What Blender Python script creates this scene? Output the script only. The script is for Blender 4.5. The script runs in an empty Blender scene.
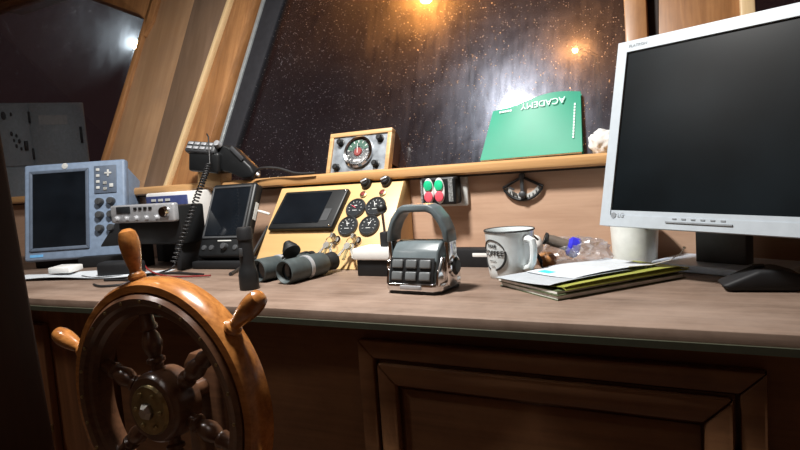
import bpy, bmesh, math, random
from math import sin, cos, pi, radians as R
from mathutils import Matrix, Vector, noise
random.seed(7)
S = bpy.context.scene
COL = S.collection

# ------------------------------------------------------------------ camera, world, lights, exposure
F_PX, PITCH, ROLL, YAW = 590.0, R(5.0), R(4.0), R(28.0)
CAM = Vector((0, 0, 1.12))
fw = Vector((-sin(YAW)*cos(PITCH), cos(YAW)*cos(PITCH), -sin(PITCH)))
r0 = Vector((cos(YAW), sin(YAW), 0)); u0 = r0.cross(fw)
rt = r0*cos(ROLL) - u0*sin(ROLL); up = u0*cos(ROLL) + r0*sin(ROLL)
cd = bpy.data.cameras.new('camera'); cam = bpy.data.objects.new('camera', cd); COL.objects.link(cam)
cd.sensor_width = 36; cd.lens = F_PX*36/800; cd.clip_start = 0.02
m = Matrix((rt, up, -fw)).transposed().to_4x4(); m.translation = CAM
cam.matrix_world = m
S.camera = cam
S.view_settings.view_transform = 'Standard'; S.view_settings.look = 'None'
S.view_settings.gamma = 1; S.view_settings.use_curve_mapping = False
S.view_settings.exposure = 0.0
W = bpy.data.worlds.new('night'); S.world = W; W.use_nodes = True
W.node_tree.nodes['Background'].inputs[0].default_value = (0.030, 0.0145, 0.0155, 1)
W.node_tree.nodes['Background'].inputs[1].default_value = 0.6
LAMP = Vector((-0.718, 0.700, 2.13)); LAMP_R = 0.085; LAMP_W = 43.0
LAMP2 = Vector((-1.60, 0.20, 2.13)); LAMP2_W = 5.5
ld = bpy.data.lights.new('ceiling_lamp_light', 'AREA'); ld.shape = 'DISK'; ld.size = 2*LAMP_R
ld.energy = LAMP_W; ld.color = (1.0, 0.97, 0.93)
lo = bpy.data.objects.new('ceiling_lamp_light', ld); COL.objects.link(lo); lo.location = LAMP - Vector((0, 0, .034))
ld2 = ld.copy(); ld2.energy = LAMP2_W; lo2 = bpy.data.objects.new('ceiling_lamp_light', ld2); COL.objects.link(lo2); lo2.location = LAMP2 - Vector((0, 0, .034))

# ------------------------------------------------------------------ helpers
def T(loc=(0, 0, 0), rot=(0, 0, 0)):
    from mathutils import Euler
    return Matrix.Translation(loc) @ Euler(rot).to_matrix().to_4x4()
def RX(a): return Matrix.Rotation(a, 4, 'X')
def RY(a): return Matrix.Rotation(a, 4, 'Y')
def RZ(a): return Matrix.Rotation(a, 4, 'Z')
def aim(p, d):                                   # matrix at p whose local z points along d
    return Matrix.Translation(p) @ Vector(d).to_track_quat('Z', 'Y').to_matrix().to_4x4()

class MB:
    def __init__(s): s.bm = bmesh.new()
    def add(s, t, M=None):
        if M is not None: t.transform(M)
        me = bpy.data.meshes.new('t'); t.to_mesh(me); t.free(); s.bm.from_mesh(me); bpy.data.meshes.remove(me); return s
    def box(s, c, d, M=None, bev=0, seg=2):
        t = bmesh.new(); bmesh.ops.create_cube(t, size=1)
        bmesh.ops.scale(t, vec=d, verts=t.verts); 
        if bev: bmesh.ops.bevel(t, geom=t.edges[:], offset=min(bev, min(d)*.49), segments=seg, affect='EDGES', profile=.5)
        bmesh.ops.translate(t, vec=c, verts=t.verts); return s.add(t, M)
    def lathe(s, prof, M=None, n=32, a0=0, a1=2*pi):
        t = bmesh.new(); full = abs(a1-a0-2*pi) < 1e-6; rings = []
        k = n if full else n+1
        for r, h in prof:
            if r < 1e-6: rings.append([t.verts.new((0, 0, h))])
            else: rings.append([t.verts.new((r*cos(a0+(a1-a0)*i/n), r*sin(a0+(a1-a0)*i/n), h)) for i in range(k)])
        for a, b in zip(rings, rings[1:]):
            for i in range(n):
                j = (i+1) % k
                if len(a) == 1 and len(b) == 1: continue
                if len(a) == 1: t.faces.new((a[0], b[i], b[j]))
                elif len(b) == 1: t.faces.new((a[i], b[0], a[j]))
                else: t.faces.new((a[i], b[i], b[j], a[j]))
        bmesh.ops.recalc_face_normals(t, faces=t.faces); return s.add(t, M)
    def ring(s, prof, M=None, n=64):             # closed profile revolved
        return s.lathe(prof + [prof[0]], M, n)
    def tube(s, pts, r, n=8, M=None, closed=False):
        t = bmesh.new(); pts = [Vector(p) for p in pts]; N = len(pts)
        rs = r if isinstance(r, (list, tuple)) else [r]*N
        tang = []
        for i in range(N):
            a = pts[i-1] if (i > 0 or closed) else pts[i]; b = pts[(i+1) % N] if (i < N-1 or closed) else pts[i]
            tang.append((b-a).normalized())
        nrm = tang[0].orthogonal().normalized(); rings = []
        for i in range(N):
            if i: nrm = (nrm - tang[i]*nrm.dot(tang[i])).normalized()
            bn = tang[i].cross(nrm)
            rings.append([t.verts.new(pts[i] + rs[i]*(cos(2*pi*k/n)*nrm + sin(2*pi*k/n)*bn)) for k in range(n)])
        for i in range(N if closed else N-1):
            a, b = rings[i], rings[(i+1) % N]
            for k in range(n): t.faces.new((a[k], a[(k+1) % n], b[(k+1) % n], b[k]))
        if not closed: t.faces.new(rings[0][::-1]); t.faces.new(rings[-1])
        bmesh.ops.recalc_face_normals(t, faces=t.faces); return s.add(t, M)
    def prism(s, poly, h, M=None, bev=0, seg=2):  # polygon in local xy, extruded from z=0 to z=h
        t = bmesh.new(); vs = [t.verts.new((x, y, 0)) for x, y in poly]; f = t.faces.new(vs)
        e = bmesh.ops.extrude_face_region(t, geom=[f]); bmesh.ops.translate(t, vec=(0, 0, h), verts=[v for v in e['geom'] if isinstance(v, bmesh.types.BMVert)])
        bmesh.ops.recalc_face_normals(t, faces=t.faces)
        if bev: bmesh.ops.bevel(t, geom=t.edges[:], offset=bev, segments=seg, affect='EDGES', profile=.5)
        return s.add(t, M)
    def ball(s, c, r, M=None, sc=(1, 1, 1), n=20):
        t = bmesh.new(); bmesh.ops.create_uvsphere(t, u_segments=n, v_segments=n//2, radius=r)
        bmesh.ops.scale(t, vec=sc, verts=t.verts); bmesh.ops.translate(t, vec=c, verts=t.verts); return s.add(t, M)
    def sheet(s, f, nu, nv, th, M=None):         # f(u,v)->point, top surface; th = thickness below
        t = bmesh.new(); g = [[t.verts.new(f(i/nu, j/nv)) for j in range(nv+1)] for i in range(nu+1)]
        for i in range(nu):
            for j in range(nv): t.faces.new((g[i][j], g[i+1][j], g[i+1][j+1], g[i][j+1]))
        bmesh.ops.recalc_face_normals(t, faces=t.faces)
        bmesh.ops.solidify(t, geom=t.faces[:], thickness=th); return s.add(t, M)
    def build(s, name, mat, parent=None, loc=None, M=None, ang=35, smooth=True):
        me = bpy.data.meshes.new(name); s.bm.to_mesh(me); s.bm.free()
        if smooth:
            me.polygons.foreach_set('use_smooth', [True]*len(me.polygons)); me.set_sharp_from_angle(angle=R(ang))
        me.materials.append(mat)
        o = bpy.data.objects.new(name, me); COL.objects.link(o)
        if parent: o.parent = parent
        if M is not None: o.matrix_basis = M
        if loc: o.location = loc
        return o
def B(): return MB()
def tag(o, label, cat, group=None, kind=None):
    o['label'] = label; o['category'] = cat
    if group: o['group'] = group
    if kind: o['kind'] = kind
    return o
def thing(name, label, cat, M=None, group=None):
    o = bpy.data.objects.new(name, None); COL.objects.link(o); o.empty_display_size = .02
    if M is not None: o.matrix_basis = M
    return tag(o, label, cat, group)
def struct(name, mb, mat, M=None, **k):
    o = mb.build(name, mat, None, M=M, **k); o['kind'] = 'structure'; return o
def lettering(name, txt, size, mat, parent, M, align='CENTER', ext=.0002, spacing=1.0):
    c = bpy.data.curves.new(name, 'FONT'); c.body = txt; c.size = size; c.align_x = align; c.align_y = 'CENTER'; c.extrude = ext; c.space_character = spacing
    o = bpy.data.objects.new(name, c); COL.objects.link(o)
    dg = bpy.context.evaluated_depsgraph_get(); me = bpy.data.meshes.new_from_object(o.evaluated_get(dg))
    bpy.data.objects.remove(o); bpy.data.curves.remove(c); me.name = name
    me.materials.clear(); me.materials.append(mat)
    o = bpy.data.objects.new(name, me); COL.objects.link(o); o.parent = parent; o.matrix_basis = M
    return o

# ------------------------------------------------------------------ materials
def newmat(name):
    mt = bpy.data.materials.new(name); mt.use_nodes = True; nt = mt.node_tree
    return mt, nt, nt.nodes['Principled BSDF']
def nd(nt, kind, **kw):
    n = nt.nodes.new(kind)
    for k, v in kw.items():
        if k.startswith('i_'): n.inputs[k[2:].replace('_', ' ')].default_value = v
        else: setattr(n, k, v)
    return n
def ramp(nt, fac, stops):
    n = nt.nodes.new('ShaderNodeValToRGB'); e = n.color_ramp.elements
    while len(e) < len(stops): e.new(.5)
    for x, (p, c) in zip(e, stops): x.position = p; x.color = (*c, 1)
    nt.links.new(fac, n.inputs[0]); return n.outputs[0]
def coords(nt, scale=(1, 1, 1), rot=(0, 0, 0)):
    tc = nt.nodes.new('ShaderNodeTexCoord'); mp = nt.nodes.new('ShaderNodeMapping')
    mp.inputs['Scale'].default_value = scale; mp.inputs['Rotation'].default_value = rot
    nt.links.new(tc.outputs['Object'], mp.inputs[0]); return mp.outputs[0]
def mul(c, k): return tuple(min(1, x*k) for x in c)
def plain(name, col, rough=.45, metal=0, var=.12, nscale=60, coat=0, bump=0, spec=.5, trans=0, coatr=.1):
    mt, nt, b = newmat(name); v = coords(nt)
    n = nd(nt, 'ShaderNodeTexNoise', i_Scale=nscale, i_Detail=4.0); nt.links.new(v, n.inputs['Vector'])
    nt.links.new(ramp(nt, n.outputs['Fac'], [(.3, mul(col, 1-var)), (.7, mul(col, 1+var))]), b.inputs['Base Color'])
    b.inputs['Roughness'].default_value = rough; b.inputs['Metallic'].default_value = metal
    b.inputs['Coat Weight'].default_value = coat; b.inputs['Coat Roughness'].default_value = coatr; b.inputs['Specular IOR Level'].default_value = spec
    b.inputs['Transmission Weight'].default_value = trans
    if bump:
        bp = nd(nt, 'ShaderNodeBump', i_Strength=bump, i_Distance=.001); nt.links.new(n.outputs['Fac'], bp.inputs['Height']); nt.links.new(bp.outputs[0], b.inputs['Normal'])
    return mt
def wood(name, dark, light, axis='X', grain=14, rough=.5, coat=0, stretch=12, patch=0, bump=.15, spec=.4, patchcol=None):
    mt, nt, b = newmat(name)
    sc = [grain]*3; sc['XYZ'.index(axis)] = grain/stretch
    v = coords(nt, tuple(sc))
    n1 = nd(nt, 'ShaderNodeTexNoise', i_Scale=1.0, i_Detail=6.0, i_Roughness=.65, i_Distortion=1.2); nt.links.new(v, n1.inputs['Vector'])
    sc2 = [grain*9]*3; sc2['XYZ'.index(axis)] = grain*.35
    v2 = coords(nt, tuple(sc2)); n2 = nd(nt, 'ShaderNodeTexNoise', i_Scale=1.0, i_Detail=3.0); nt.links.new(v2, n2.inputs['Vector'])
    mx = nd(nt, 'ShaderNodeMath', operation='MULTIPLY_ADD'); nt.links.new(n2.outputs['Fac'], mx.inputs[0]); mx.inputs[1].default_value = .45; 
    sb = nd(nt, 'ShaderNodeMath', operation='SUBTRACT'); nt.links.new(n1.outputs['Fac'], sb.inputs[0]); sb.inputs[1].default_value = .22
    nt.links.new(sb.outputs[0], mx.inputs[2])
    col = ramp(nt, mx.outputs[0], [(.28, dark), (.72, light)])
    if patch:
        v3 = coords(nt, (1, 1, 1)); n3 = nd(nt, 'ShaderNodeTexNoise', i_Scale=5.0, i_Detail=5.0, i_Roughness=.7); nt.links.new(v3, n3.inputs['Vector'])
        pf = ramp(nt, n3.outputs['Fac'], [(.42, (0, 0, 0)), (.68, (1, 1, 1))])
        mm = nd(nt, 'ShaderNodeMath', operation='MULTIPLY'); nt.links.new(pf, mm.inputs[0]); mm.inputs[1].default_value = patch
        mc = nd(nt, 'ShaderNodeMix', data_type='RGBA'); nt.links.new(mm.outputs[0], mc.inputs[0]); nt.links.new(col, mc.inputs[6])
        mc.inputs[7].default_value = (*(patchcol or mul(light, 1.3)), 1); col = mc.outputs[2]
    nt.links.new(col, b.inputs['Base Color'])
    b.inputs['Roughness'].default_value = rough; b.inputs['Coat Weight'].default_value = coat; b.inputs['Coat Roughness'].default_value = .18; b.inputs['Specular IOR Level'].default_value = spec
    bp = nd(nt, 'ShaderNodeBump', i_Strength=bump, i_Distance=.0015); nt.links.new(mx.outputs[0], bp.inputs['Height']); nt.links.new(bp.outputs[0], b.inputs['Normal'])
    return mt
def emit(name, col, k):
    mt = bpy.data.materials.new(name); mt.use_nodes = True; nt = mt.node_tree; nt.nodes.clear()
    e = nd(nt, 'ShaderNodeEmission'); e.inputs[0].default_value = (*col, 1); e.inputs[1].default_value = k
    o = nd(nt, 'ShaderNodeOutputMaterial'); nt.links.new(e.outputs[0], o.inputs[0]); return mt
def window_glass(name, dirt=1.0, dens=170.0, bend=1.045):
    # thin sheet: clear transmission + mirror reflection + a greasy film that blurs both + dried salt specks
    mt = bpy.data.materials.new(name); mt.use_nodes = True; nt = mt.node_tree; nt.nodes.clear(); L = nt.links.new
    out = nd(nt, 'ShaderNodeOutputMaterial')
    tr = nd(nt, 'ShaderNodeBsdfTransparent'); tr.inputs[0].default_value = (.86, .88, .90, 1)
    gl = nd(nt, 'ShaderNodeBsdfGlossy'); gl.inputs['Roughness'].default_value = .03
    fr = nd(nt, 'ShaderNodeFresnel', i_IOR=1.5); ge = nd(nt, 'ShaderNodeNewGeometry')
    io = nd(nt, 'ShaderNodeMath', operation='MULTIPLY_ADD'); L(ge.outputs['Backfacing'], io.inputs[0]); io.inputs[1].default_value = 1/1.5-1.5; io.inputs[2].default_value = 1.5; L(io.outputs[0], fr.inputs['IOR'])
    base = nd(nt, 'ShaderNodeMixShader'); L(fr.outputs[0], base.inputs[0]); L(tr.outputs[0], base.inputs[1]); L(gl.outputs[0], base.inputs[2])
    v = coords(nt)
    # greasy film: faint wiped streaks, blurs what is seen through it and what it mirrors
    nz = nd(nt, 'ShaderNodeTexNoise', i_Scale=6.0, i_Detail=5.0, i_Roughness=.65, i_Distortion=1.5); L(v, nz.inputs['Vector'])
    vs = coords(nt, (70, 70, 9), (0, .45, 0)); st = nd(nt, 'ShaderNodeTexNoise', i_Scale=1.0, i_Detail=6.0, i_Roughness=.75); L(vs, st.inputs['Vector'])
    fm = nd(nt, 'ShaderNodeMath', operation='MULTIPLY'); L(nz.outputs['Fac'], fm.inputs[0]); L(st.outputs['Fac'], fm.inputs[1])
    film = ramp(nt, fm.outputs[0], [(.12, (.014*dirt,)*3), (.42, (.075*dirt,)*3)])
    g2 = nd(nt, 'ShaderNodeBsdfGlossy'); g2.inputs['Roughness'].default_value = .30; g2.inputs[0].default_value = (.52, .57, .70, 1)
    rf = nd(nt, 'ShaderNodeBsdfRefraction', i_IOR=bend); rf.inputs['Roughness'].default_value = .9
    rw = nd(nt, 'ShaderNodeBsdfRefraction', i_IOR=1+(bend-1)*3.5); rw.inputs['Roughness'].default_value = 1.0
    rm = nd(nt, 'ShaderNodeMixShader'); rm.inputs[0].default_value = .55; L(rf.outputs[0], rm.inputs[1]); L(rw.outputs[0], rm.inputs[2])
    hz = nd(nt, 'ShaderNodeMixShader'); hz.inputs[0].default_value = .65; L(g2.outputs[0], hz.inputs[1]); L(rm.outputs[0], hz.inputs[2])
    m1 = nd(nt, 'ShaderNodeMixShader'); L(film, m1.inputs[0]); L(base.outputs[0], m1.inputs[1]); L(hz.outputs[0], m1.inputs[2])
    # specks
    vo = nd(nt, 'ShaderNodeTexVoronoi', i_Scale=dens, i_Randomness=1.0); L(v, vo.inputs['Vector'])
    sz = nd(nt, 'ShaderNodeMath', operation='MULTIPLY'); sep = nd(nt, 'ShaderNodeSeparateColor'); L(vo.outputs['Color'], sep.inputs[0])
    pw = nd(nt, 'ShaderNodeMath', operation='POWER'); L(sep.outputs[0], pw.inputs[0]); pw.inputs[1].default_value = 3.0
    L(pw.outputs[0], sz.inputs[0]); sz.inputs[1].default_value = .25
    lt = nd(nt, 'ShaderNodeMath', operation='LESS_THAN'); L(vo.outputs['Distance'], lt.inputs[0]); L(sz.outputs[0], lt.inputs[1])
    sm = nd(nt, 'ShaderNodeMath', operation='MULTIPLY'); L(lt.outputs[0], sm.inputs[0]); sm.inputs[1].default_value = .9*dirt
    df = nd(nt, 'ShaderNodeBsdfDiffuse'); df.inputs[0].default_value = (.26, .22, .21, 1)
    tl = nd(nt, 'ShaderNodeBsdfRefraction', i_IOR=1.18); tl.inputs['Roughness'].default_value = .8
    sp = nd(nt, 'ShaderNodeMixShader'); sp.inputs[0].default_value = .6; L(df.outputs[0], sp.inputs[1]); L(tl.outputs[0], sp.inputs[2])
    m2 = nd(nt, 'ShaderNodeMixShader'); L(sm.outputs[0], m2.inputs[0]); L(m1.outputs[0], m2.inputs[1]); L(sp.outputs[0], m2.inputs[2])
    L(m2.outputs[0], out.inputs[0]); return mt
def clear_plastic(name):
    mt = bpy.data.materials.new(name); mt.use_nodes = True; nt = mt.node_tree; nt.nodes.clear(); L = nt.links.new
    out = nd(nt, 'ShaderNodeOutputMaterial'); tr = nd(nt, 'ShaderNodeBsdfTransparent'); tr.inputs[0].default_value = (.93, .93, .94, 1)
    gl = nd(nt, 'ShaderNodeBsdfGlossy'); gl.inputs['Roughness'].default_value = .12
    df = nd(nt, 'ShaderNodeBsdfDiffuse'); df.inputs[0].default_value = (.8, .8, .82, 1)
    a = nd(nt, 'ShaderNodeMixShader'); a.inputs[0].default_value = .35; L(gl.outputs[0], a.inputs[1]); L(df.outputs[0], a.inputs[2])
    n = nd(nt, 'ShaderNodeTexNoise', i_Scale=40.0); L(coords(nt), n.inputs['Vector'])
    f = ramp(nt, n.outputs['Fac'], [(.3, (.14,)*3), (.7, (.48,)*3)])
    m1 = nd(nt, 'ShaderNodeMixShader'); L(f, m1.inputs[0]); L(tr.outputs[0], m1.inputs[1]); L(a.outputs[0], m1.inputs[2]); L(m1.outputs[0], out.inputs[0]); return mt

class M: pass
M.counter = wood('counter_veneer', (.10, .064, .045), (.235, .162, .122), 'X', 14, .5, patch=.6, patchcol=(.29, .215, .17), stretch=7, spec=.4)
M.veneer = wood('dash_veneer', (.47, .295, .20), (.57, .375, .26), 'X', 18, .5, bump=.08, stretch=5)
M.ledge = wood('ledge_wood', (.42, .22, .085), (.62, .37, .17), 'X', 20, .35, coat=.3)
M.yellow = wood('pale_ply', (.54, .34, .14), (.64, .425, .19), 'X', 8, .42, bump=.05)
M.oak = wood('oak_box', (.40, .22, .09), (.62, .40, .19), 'X', 30, .45)
M.cab = wood('cabinet_mahogany', (.066, .026, .011), (.185, .082, .034), 'X', 9, .5, coat=.05, patch=.35, patchcol=(.26, .13, .055))
M.cabv = wood('cabinet_mahogany_upright', (.070, .026, .011), (.20, .085, .034), 'Z', 9, .5, coat=.05)
M.post = wood('post_wood', (.21, .09, .032), (.41, .20, .078), 'Z', 14, .45, coat=.1, patch=.45, patchcol=(.17, .085, .04), stretch=8)
M.postpale = wood('post_pale_wood', (.27, .15, .075), (.40, .245, .135), 'Z', 8, .5, patch=.55, patchcol=(.25, .155, .095), stretch=7)
M.postdark = wood('post_dark_plank', (.13, .08, .048), (.21, .135, .088), 'Z', 10, .55, patch=.5, patchcol=(.13, .09, .065), stretch=7)
M.bead = wood('bead_wood', (.55, .38, .19), (.7, .52, .30), 'Z', 20, .4)
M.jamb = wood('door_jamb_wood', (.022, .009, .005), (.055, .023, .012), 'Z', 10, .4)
M.wall = wood('cabin_wall', (.20, .12, .07), (.34, .21, .12), 'Z', 8, .5)
M.ceil = wood('cabin_ceiling', (.28, .20, .14), (.42, .32, .24), 'X', 6, .6)
M.floor = wood('cabin_floor', (.10, .06, .04), (.18, .11, .07), 'Y', 6, .6)
M.glass = window_glass('salted_window_glass', 1.0)
M.glass2 = window_glass('side_window_glass', .22, bend=1.02)
M.seal = plain('grey_window_seal', (.022, .022, .026), .8, spec=.2)
M.alu = plain('aluminium_strip', (.36, .39, .40), .4, .5)
M.wheel = wood('varnished_wheel_wood', (.17, .055, .013), (.46, .19, .05), 'X', 22, .22, coat=.9, stretch=3)
M.wheeld = wood('dark_wheel_wood', (.05, .022, .012), (.13, .06, .03), 'X', 18, .3, coat=.6, stretch=3)
M.brass = plain('aged_brass', (.30, .24, .12), .38, .9, .3)
M.black = plain('black_plastic', (.010, .011, .012), .42, spec=.35)
M.blackm = plain('matt_black_plastic', (.011, .0115, .013), .6, spec=.3)
M.rubber = plain('dark_green_grey_rubber', (.045, .058, .060), .55, var=.25)
M.dgrey = plain('dark_grey_plastic', (.05, .053, .057), .45)
M.soot = plain('sooty_black_steel', (.0015, .0015, .0015), 1.0, spec=0)
M.screen = plain('dark_glass_screen', (.006, .008, .011), .09, var=.3, nscale=12)
M.monscreen = plain('dusty_monitor_screen', (.0035, .0055, .007), .30, var=.5, nscale=6, spec=.14)
M.radar = plain('blue_grey_plastic', (.20, .27, .38), .5)
M.radard = plain('dark_blue_grey_plastic', (.10, .13, .18), .5)
M.monitor = plain('pale_silver_plastic', (.42, .47, .515), .4, var=.04)
M.monbase = plain('blue_grey_base_plastic', (.46, .52, .60), .4)
M.chrome = plain('chrome', (.75, .75, .76), .12, 1, .05)
M.silver = plain('brushed_silver', (.40, .41, .43), .38, .35, .15)
M.greyh = plain('grey_handle_plastic', (.10, .125, .135), .30)
M.bezel = plain('dark_metal_bezel', (.10, .105, .11), .3, .7)
M.keyg = plain('grey_rubber_key', (.12, .13, .135), .3)
M.steelp = plain('scratched_steel_plate', (.22, .245, .27), .45, .4, .4, 45)
M.white = plain('white_plastic', (.78, .78, .76), .4, var=.04)
M.tub = plain('translucent_white_plastic', (.74, .76, .72), .35, var=.06)
M.enamel = plain('white_enamel', (.66, .71, .72), .16, var=.05, coat=.5)
M.paper = plain('white_paper', (.52, .56, .60), .7, var=.05)
M.papergrey = plain('grey_paper', (.36, .39, .42), .7, var=.05)
M.folder = plain('olive_green_card', (.29, .31, .055), .55, var=.12, nscale=25)
M.folderd = plain('dark_green_card', (.07, .09, .04), .55)
M.cyan = plain('cyan_print', (.05, .55, .68), .6)
M.green = plain('green_laminate', (.006, .25, .150), .5, var=.08, nscale=10, coat=.17, coatr=.35, spec=.15)
M.pages = plain('page_edges', (.72, .70, .66), .8)
M.ltext = plain('pale_lettering', (.62, .85, .77), .5)
M.ink = plain('black_ink', (.02, .02, .02), .6)
M.greytext = plain('grey_lettering', (.22, .24, .26), .5)
M.whitemark = plain('white_marking', (.72, .72, .70), .5)
M.gbtn = plain('green_button', (.02, .55, .26), .35)
M.rbtn = plain('red_button', (.75, .10, .14), .35)
M.maroon = plain('maroon_button', (.22, .03, .025), .35)
M.gauge = plain('black_gauge_face', (.022, .025, .028), .25, coat=.6)
M.gaugeg = plain('green_gauge_face', (.02, .085, .055), .3, coat=.5)
M.label = plain('label_stripe', (.55, .56, .54), .6)
M.darklabel = plain('speckled_grey_label', (.20, .21, .21), .6, var=.6, nscale=300)
M.bluelab = plain('blue_panel', (.045, .06, .17), .45)
M.blueem = plain('light_blue_label', (.15, .42, .75), .5)
M.tape = plain('blue_cap', (.03, .03, .50), .3)
M.brown = plain('taupe_plastic', (.13, .105, .085), .35)
M.onion = plain('brown_onion_skin', (.42, .19, .065), .4, var=.35, nscale=35)
M.cloth = plain('white_cloth', (.72, .72, .70), .9, bump=.6, nscale=90)
M.cable = plain('black_cable', (.015, .015, .016), .45)
M.wcable = plain('white_cable', (.66, .64, .60), .5)
M.redcable = plain('red_cable', (.20, .02, .02), .5)
M.bag = clear_plastic('clear_plastic_film')
M.cabin = plain('grey_painted_metal', (.40, .45, .47), .5)
M.trim_green = plain('dark_green_edging', (.035, .038, .022), .6)
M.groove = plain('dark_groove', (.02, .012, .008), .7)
M.fob = plain('steel_keys', (.55, .53, .48), .3, .95)

# ------------------------------------------------------------------ room shell
RAKE = R(22)
WM = Matrix.Translation((0, 1.37, 1.12)) @ RX(-RAKE)        # raked window wall: x along, z up the slope, -y to the room
STOP = 1.03
def bx(x0, x1, y0, y1, z0, z1, **k): return ((x0+x1)/2, (y0+y1)/2, (z0+z1)/2), (x1-x0, y1-y0, z1-z0)
def slab(x0, x1, y0, y1, z0, z1, bev=0): c, d = bx(x0, x1, y0, y1, z0, z1); return B().box(c, d, bev=bev)
struct('floor', slab(-3.46, 1.26, -1.86, 1.9, -.05, 0), M.floor)
struct('ceiling', slab(-3.46, 1.26, -1.86, 2.1, 2.17, 2.22), M.ceil)
SIDE = [(-1.86, 0), (1.39, 0), (1.39, 1.12), (1.814, 2.17), (-1.86, 2.17)]
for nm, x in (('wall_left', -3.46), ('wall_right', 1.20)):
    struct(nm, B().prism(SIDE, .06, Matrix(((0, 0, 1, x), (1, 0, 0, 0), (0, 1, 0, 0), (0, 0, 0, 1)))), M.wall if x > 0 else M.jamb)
struct('wall_back', slab(-3.40, 1.20, -1.86, -1.80, 0, 2.17), M.wall)
struct('wall_front', slab(-3.40, 1.20, 1.345, 1.385, .90, 1.106), M.veneer)
struct('trim_1', B().prism([(1.318, 1.106), (1.311, 1.111), (1.309, 1.119), (1.311, 1.128), (1.318, 1.133), (1.44, 1.133), (1.40, 1.106)], 4.6, Matrix(((0, 0, 1, -3.40), (1, 0, 0, 0), (0, 1, 0, 0), (0, 0, 0, 1)))), M.ledge)
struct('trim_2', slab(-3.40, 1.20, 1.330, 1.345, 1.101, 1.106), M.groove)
# header over the windows
struct('wall_front_header', slab(-3.40, 1.20, -.03, .03, STOP, 1.12), M.post, WM)
# posts between the side window and the front window; the openings widen upwards, so each post is a tapered board
XZM = Matrix(((1, 0, 0, 0), (0, 0, 1, 0), (0, 1, 0, 0), (0, 0, 0, 1)))
def post(name, xl, xr, k, y0, y1, mt, k2=None, bev=.003):     # x at the sill, drift per metre up the slope
    k2 = k if k2 is None else k2
    struct(name, B().prism([(xl-.02*k, -.02), (xr-.02*k2, -.02), (xr+STOP*k2, STOP), (xl+STOP*k, STOP)], y1-y0, T((0, y0, 0)) @ XZM, bev=bev), mt, WM)
KL = .14
post('trim_3', -1.910, -1.650, .085, -.025, .03, M.postpale, .07)
post('trim_4', -1.655, -1.545, .06, -.040, .03, M.postdark, .17)
post('trim_5', -1.546, -1.530, .17, -.052, -.03, M.bead, .17)
post('trim_6', -1.536, -1.418, .17, -.034, .03, M.post, .13)
post('trim_7', -1.402, -1.388, .13, -.012, .01, M.alu, .13)
post('trim_8', -1.390, -1.335, .13, -.006, .02, M.seal, .17)
post('trim_9', -.150, -.106, -.05, -.035, .03, M.post, -.04, .005)
post('trim_10', -.108, -.094, -.04, -.004, .02, M.groove, 0)
post('trim_11', -.096, .062, 0, -.018, .03, M.post)
post('trim_12', .060, .088, 0, -.035, .03, M.bead, 0, .005)
w2 = B(); w2.prism([(-1.927, -.02), (-1.904, -.02), (-1.904+.085*STOP, STOP), (-1.927+.085*STOP, STOP)], .06, T((0, -.040, 0)) @ XZM, bev=.004)
w2.prism([(-1.846, .60), (-1.862, .672), (-1.905, .705), (-2.40, .93), (-2.40, STOP), (-1.80, STOP), (-1.82, .66)], .06, T((0, -.040, 0)) @ XZM, bev=.003)
w2.box(*bx(-3.40, -1.825, -.035, .03, STOP-.03, STOP+.01), bev=.004)
struct('window_2_frame', w2, M.post, WM)
struct('window_2', B().prism([(-3.40, -.02), (-1.917, -.02), (-1.917+.085*STOP, STOP), (-3.40, STOP)], .004, T((0, -.002, 0)) @ XZM), M.glass2, WM)
struct('window_1', B().prism([(-1.340, -.02), (-.140, -.02), (-.160, STOP), (-1.345+.17*STOP, STOP)], .004, T((0, -.002, 0)) @ XZM), M.glass, WM)
struct('window_3', slab(.086, 1.20, -.002, .002, -.02, STOP), M.glass2, WM)
# dark jamb of the doorway close to the camera
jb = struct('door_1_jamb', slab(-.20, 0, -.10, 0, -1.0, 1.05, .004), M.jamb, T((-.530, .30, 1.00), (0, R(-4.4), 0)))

# ------------------------------------------------------------------ counter and cabinets
wt = thing('worktop', 'long worn brown veneer worktop running under the windows with a dark edge', 'worktop')
B().prism([(-3.40, .745), (-1.30, .760), (-.69, .793), (.40, .812), (1.20, .80), (1.20, 1.345), (-3.40, 1.345)], .026, T((0, 0, .874)), bev=.002).build('top_board', M.counter, wt)
B().prism([(-3.40, .741), (-1.30, .756), (-.69, .789), (.40, .808), (1.20, .796), (1.20, .80), (.40, .812), (-.69, .793), (-1.30, .760), (-3.40, .745)], .010, T((0, 0, .874))).build('edge_strip', M.trim_green, wt)
cb = thing('base_cabinet', 'dark mahogany cabinet with a large framed panel under the worktop', 'cabinet', T((-.24, .834, 0)))
ox = .24
B().box(*bx(-1.18+ox, 1.20+ox, 0, .50, 0, .874)).build('carcass', M.cab, cb)
def picture_frame(x0, x1, z0, z1, w, y0, y1, bev=.004):
    b = B()
    b.prism([(x0, z1), (x1, z1), (x1-w, z1-w), (x0+w, z1-w)], y1-y0, Matrix(((1, 0, 0, 0), (0, 0, 1, y0), (0, 1, 0, 0), (0, 0, 0, 1))), bev=bev)
    b.prism([(x0, z0), (x1, z0), (x1-w, z0+w), (x0+w, z0+w)], y1-y0, Matrix(((1, 0, 0, 0), (0, 0, 1, y0), (0, 1, 0, 0), (0, 0, 0, 1))), bev=bev)
    b.prism([(x0, z0), (x0, z1), (x0+w, z1-w), (x0+w, z0+w)], y1-y0, Matrix(((1, 0, 0, 0), (0, 0, 1, y0), (0, 1, 0, 0), (0, 0, 0, 1))), bev=bev)
    b.prism([(x1, z0), (x1, z1), (x1-w, z1-w), (x1-w, z0+w)], y1-y0, Matrix(((1, 0, 0, 0), (0, 0, 1, y0), (0, 1, 0, 0), (0, 0, 0, 1))), bev=bev)
    return b
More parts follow.
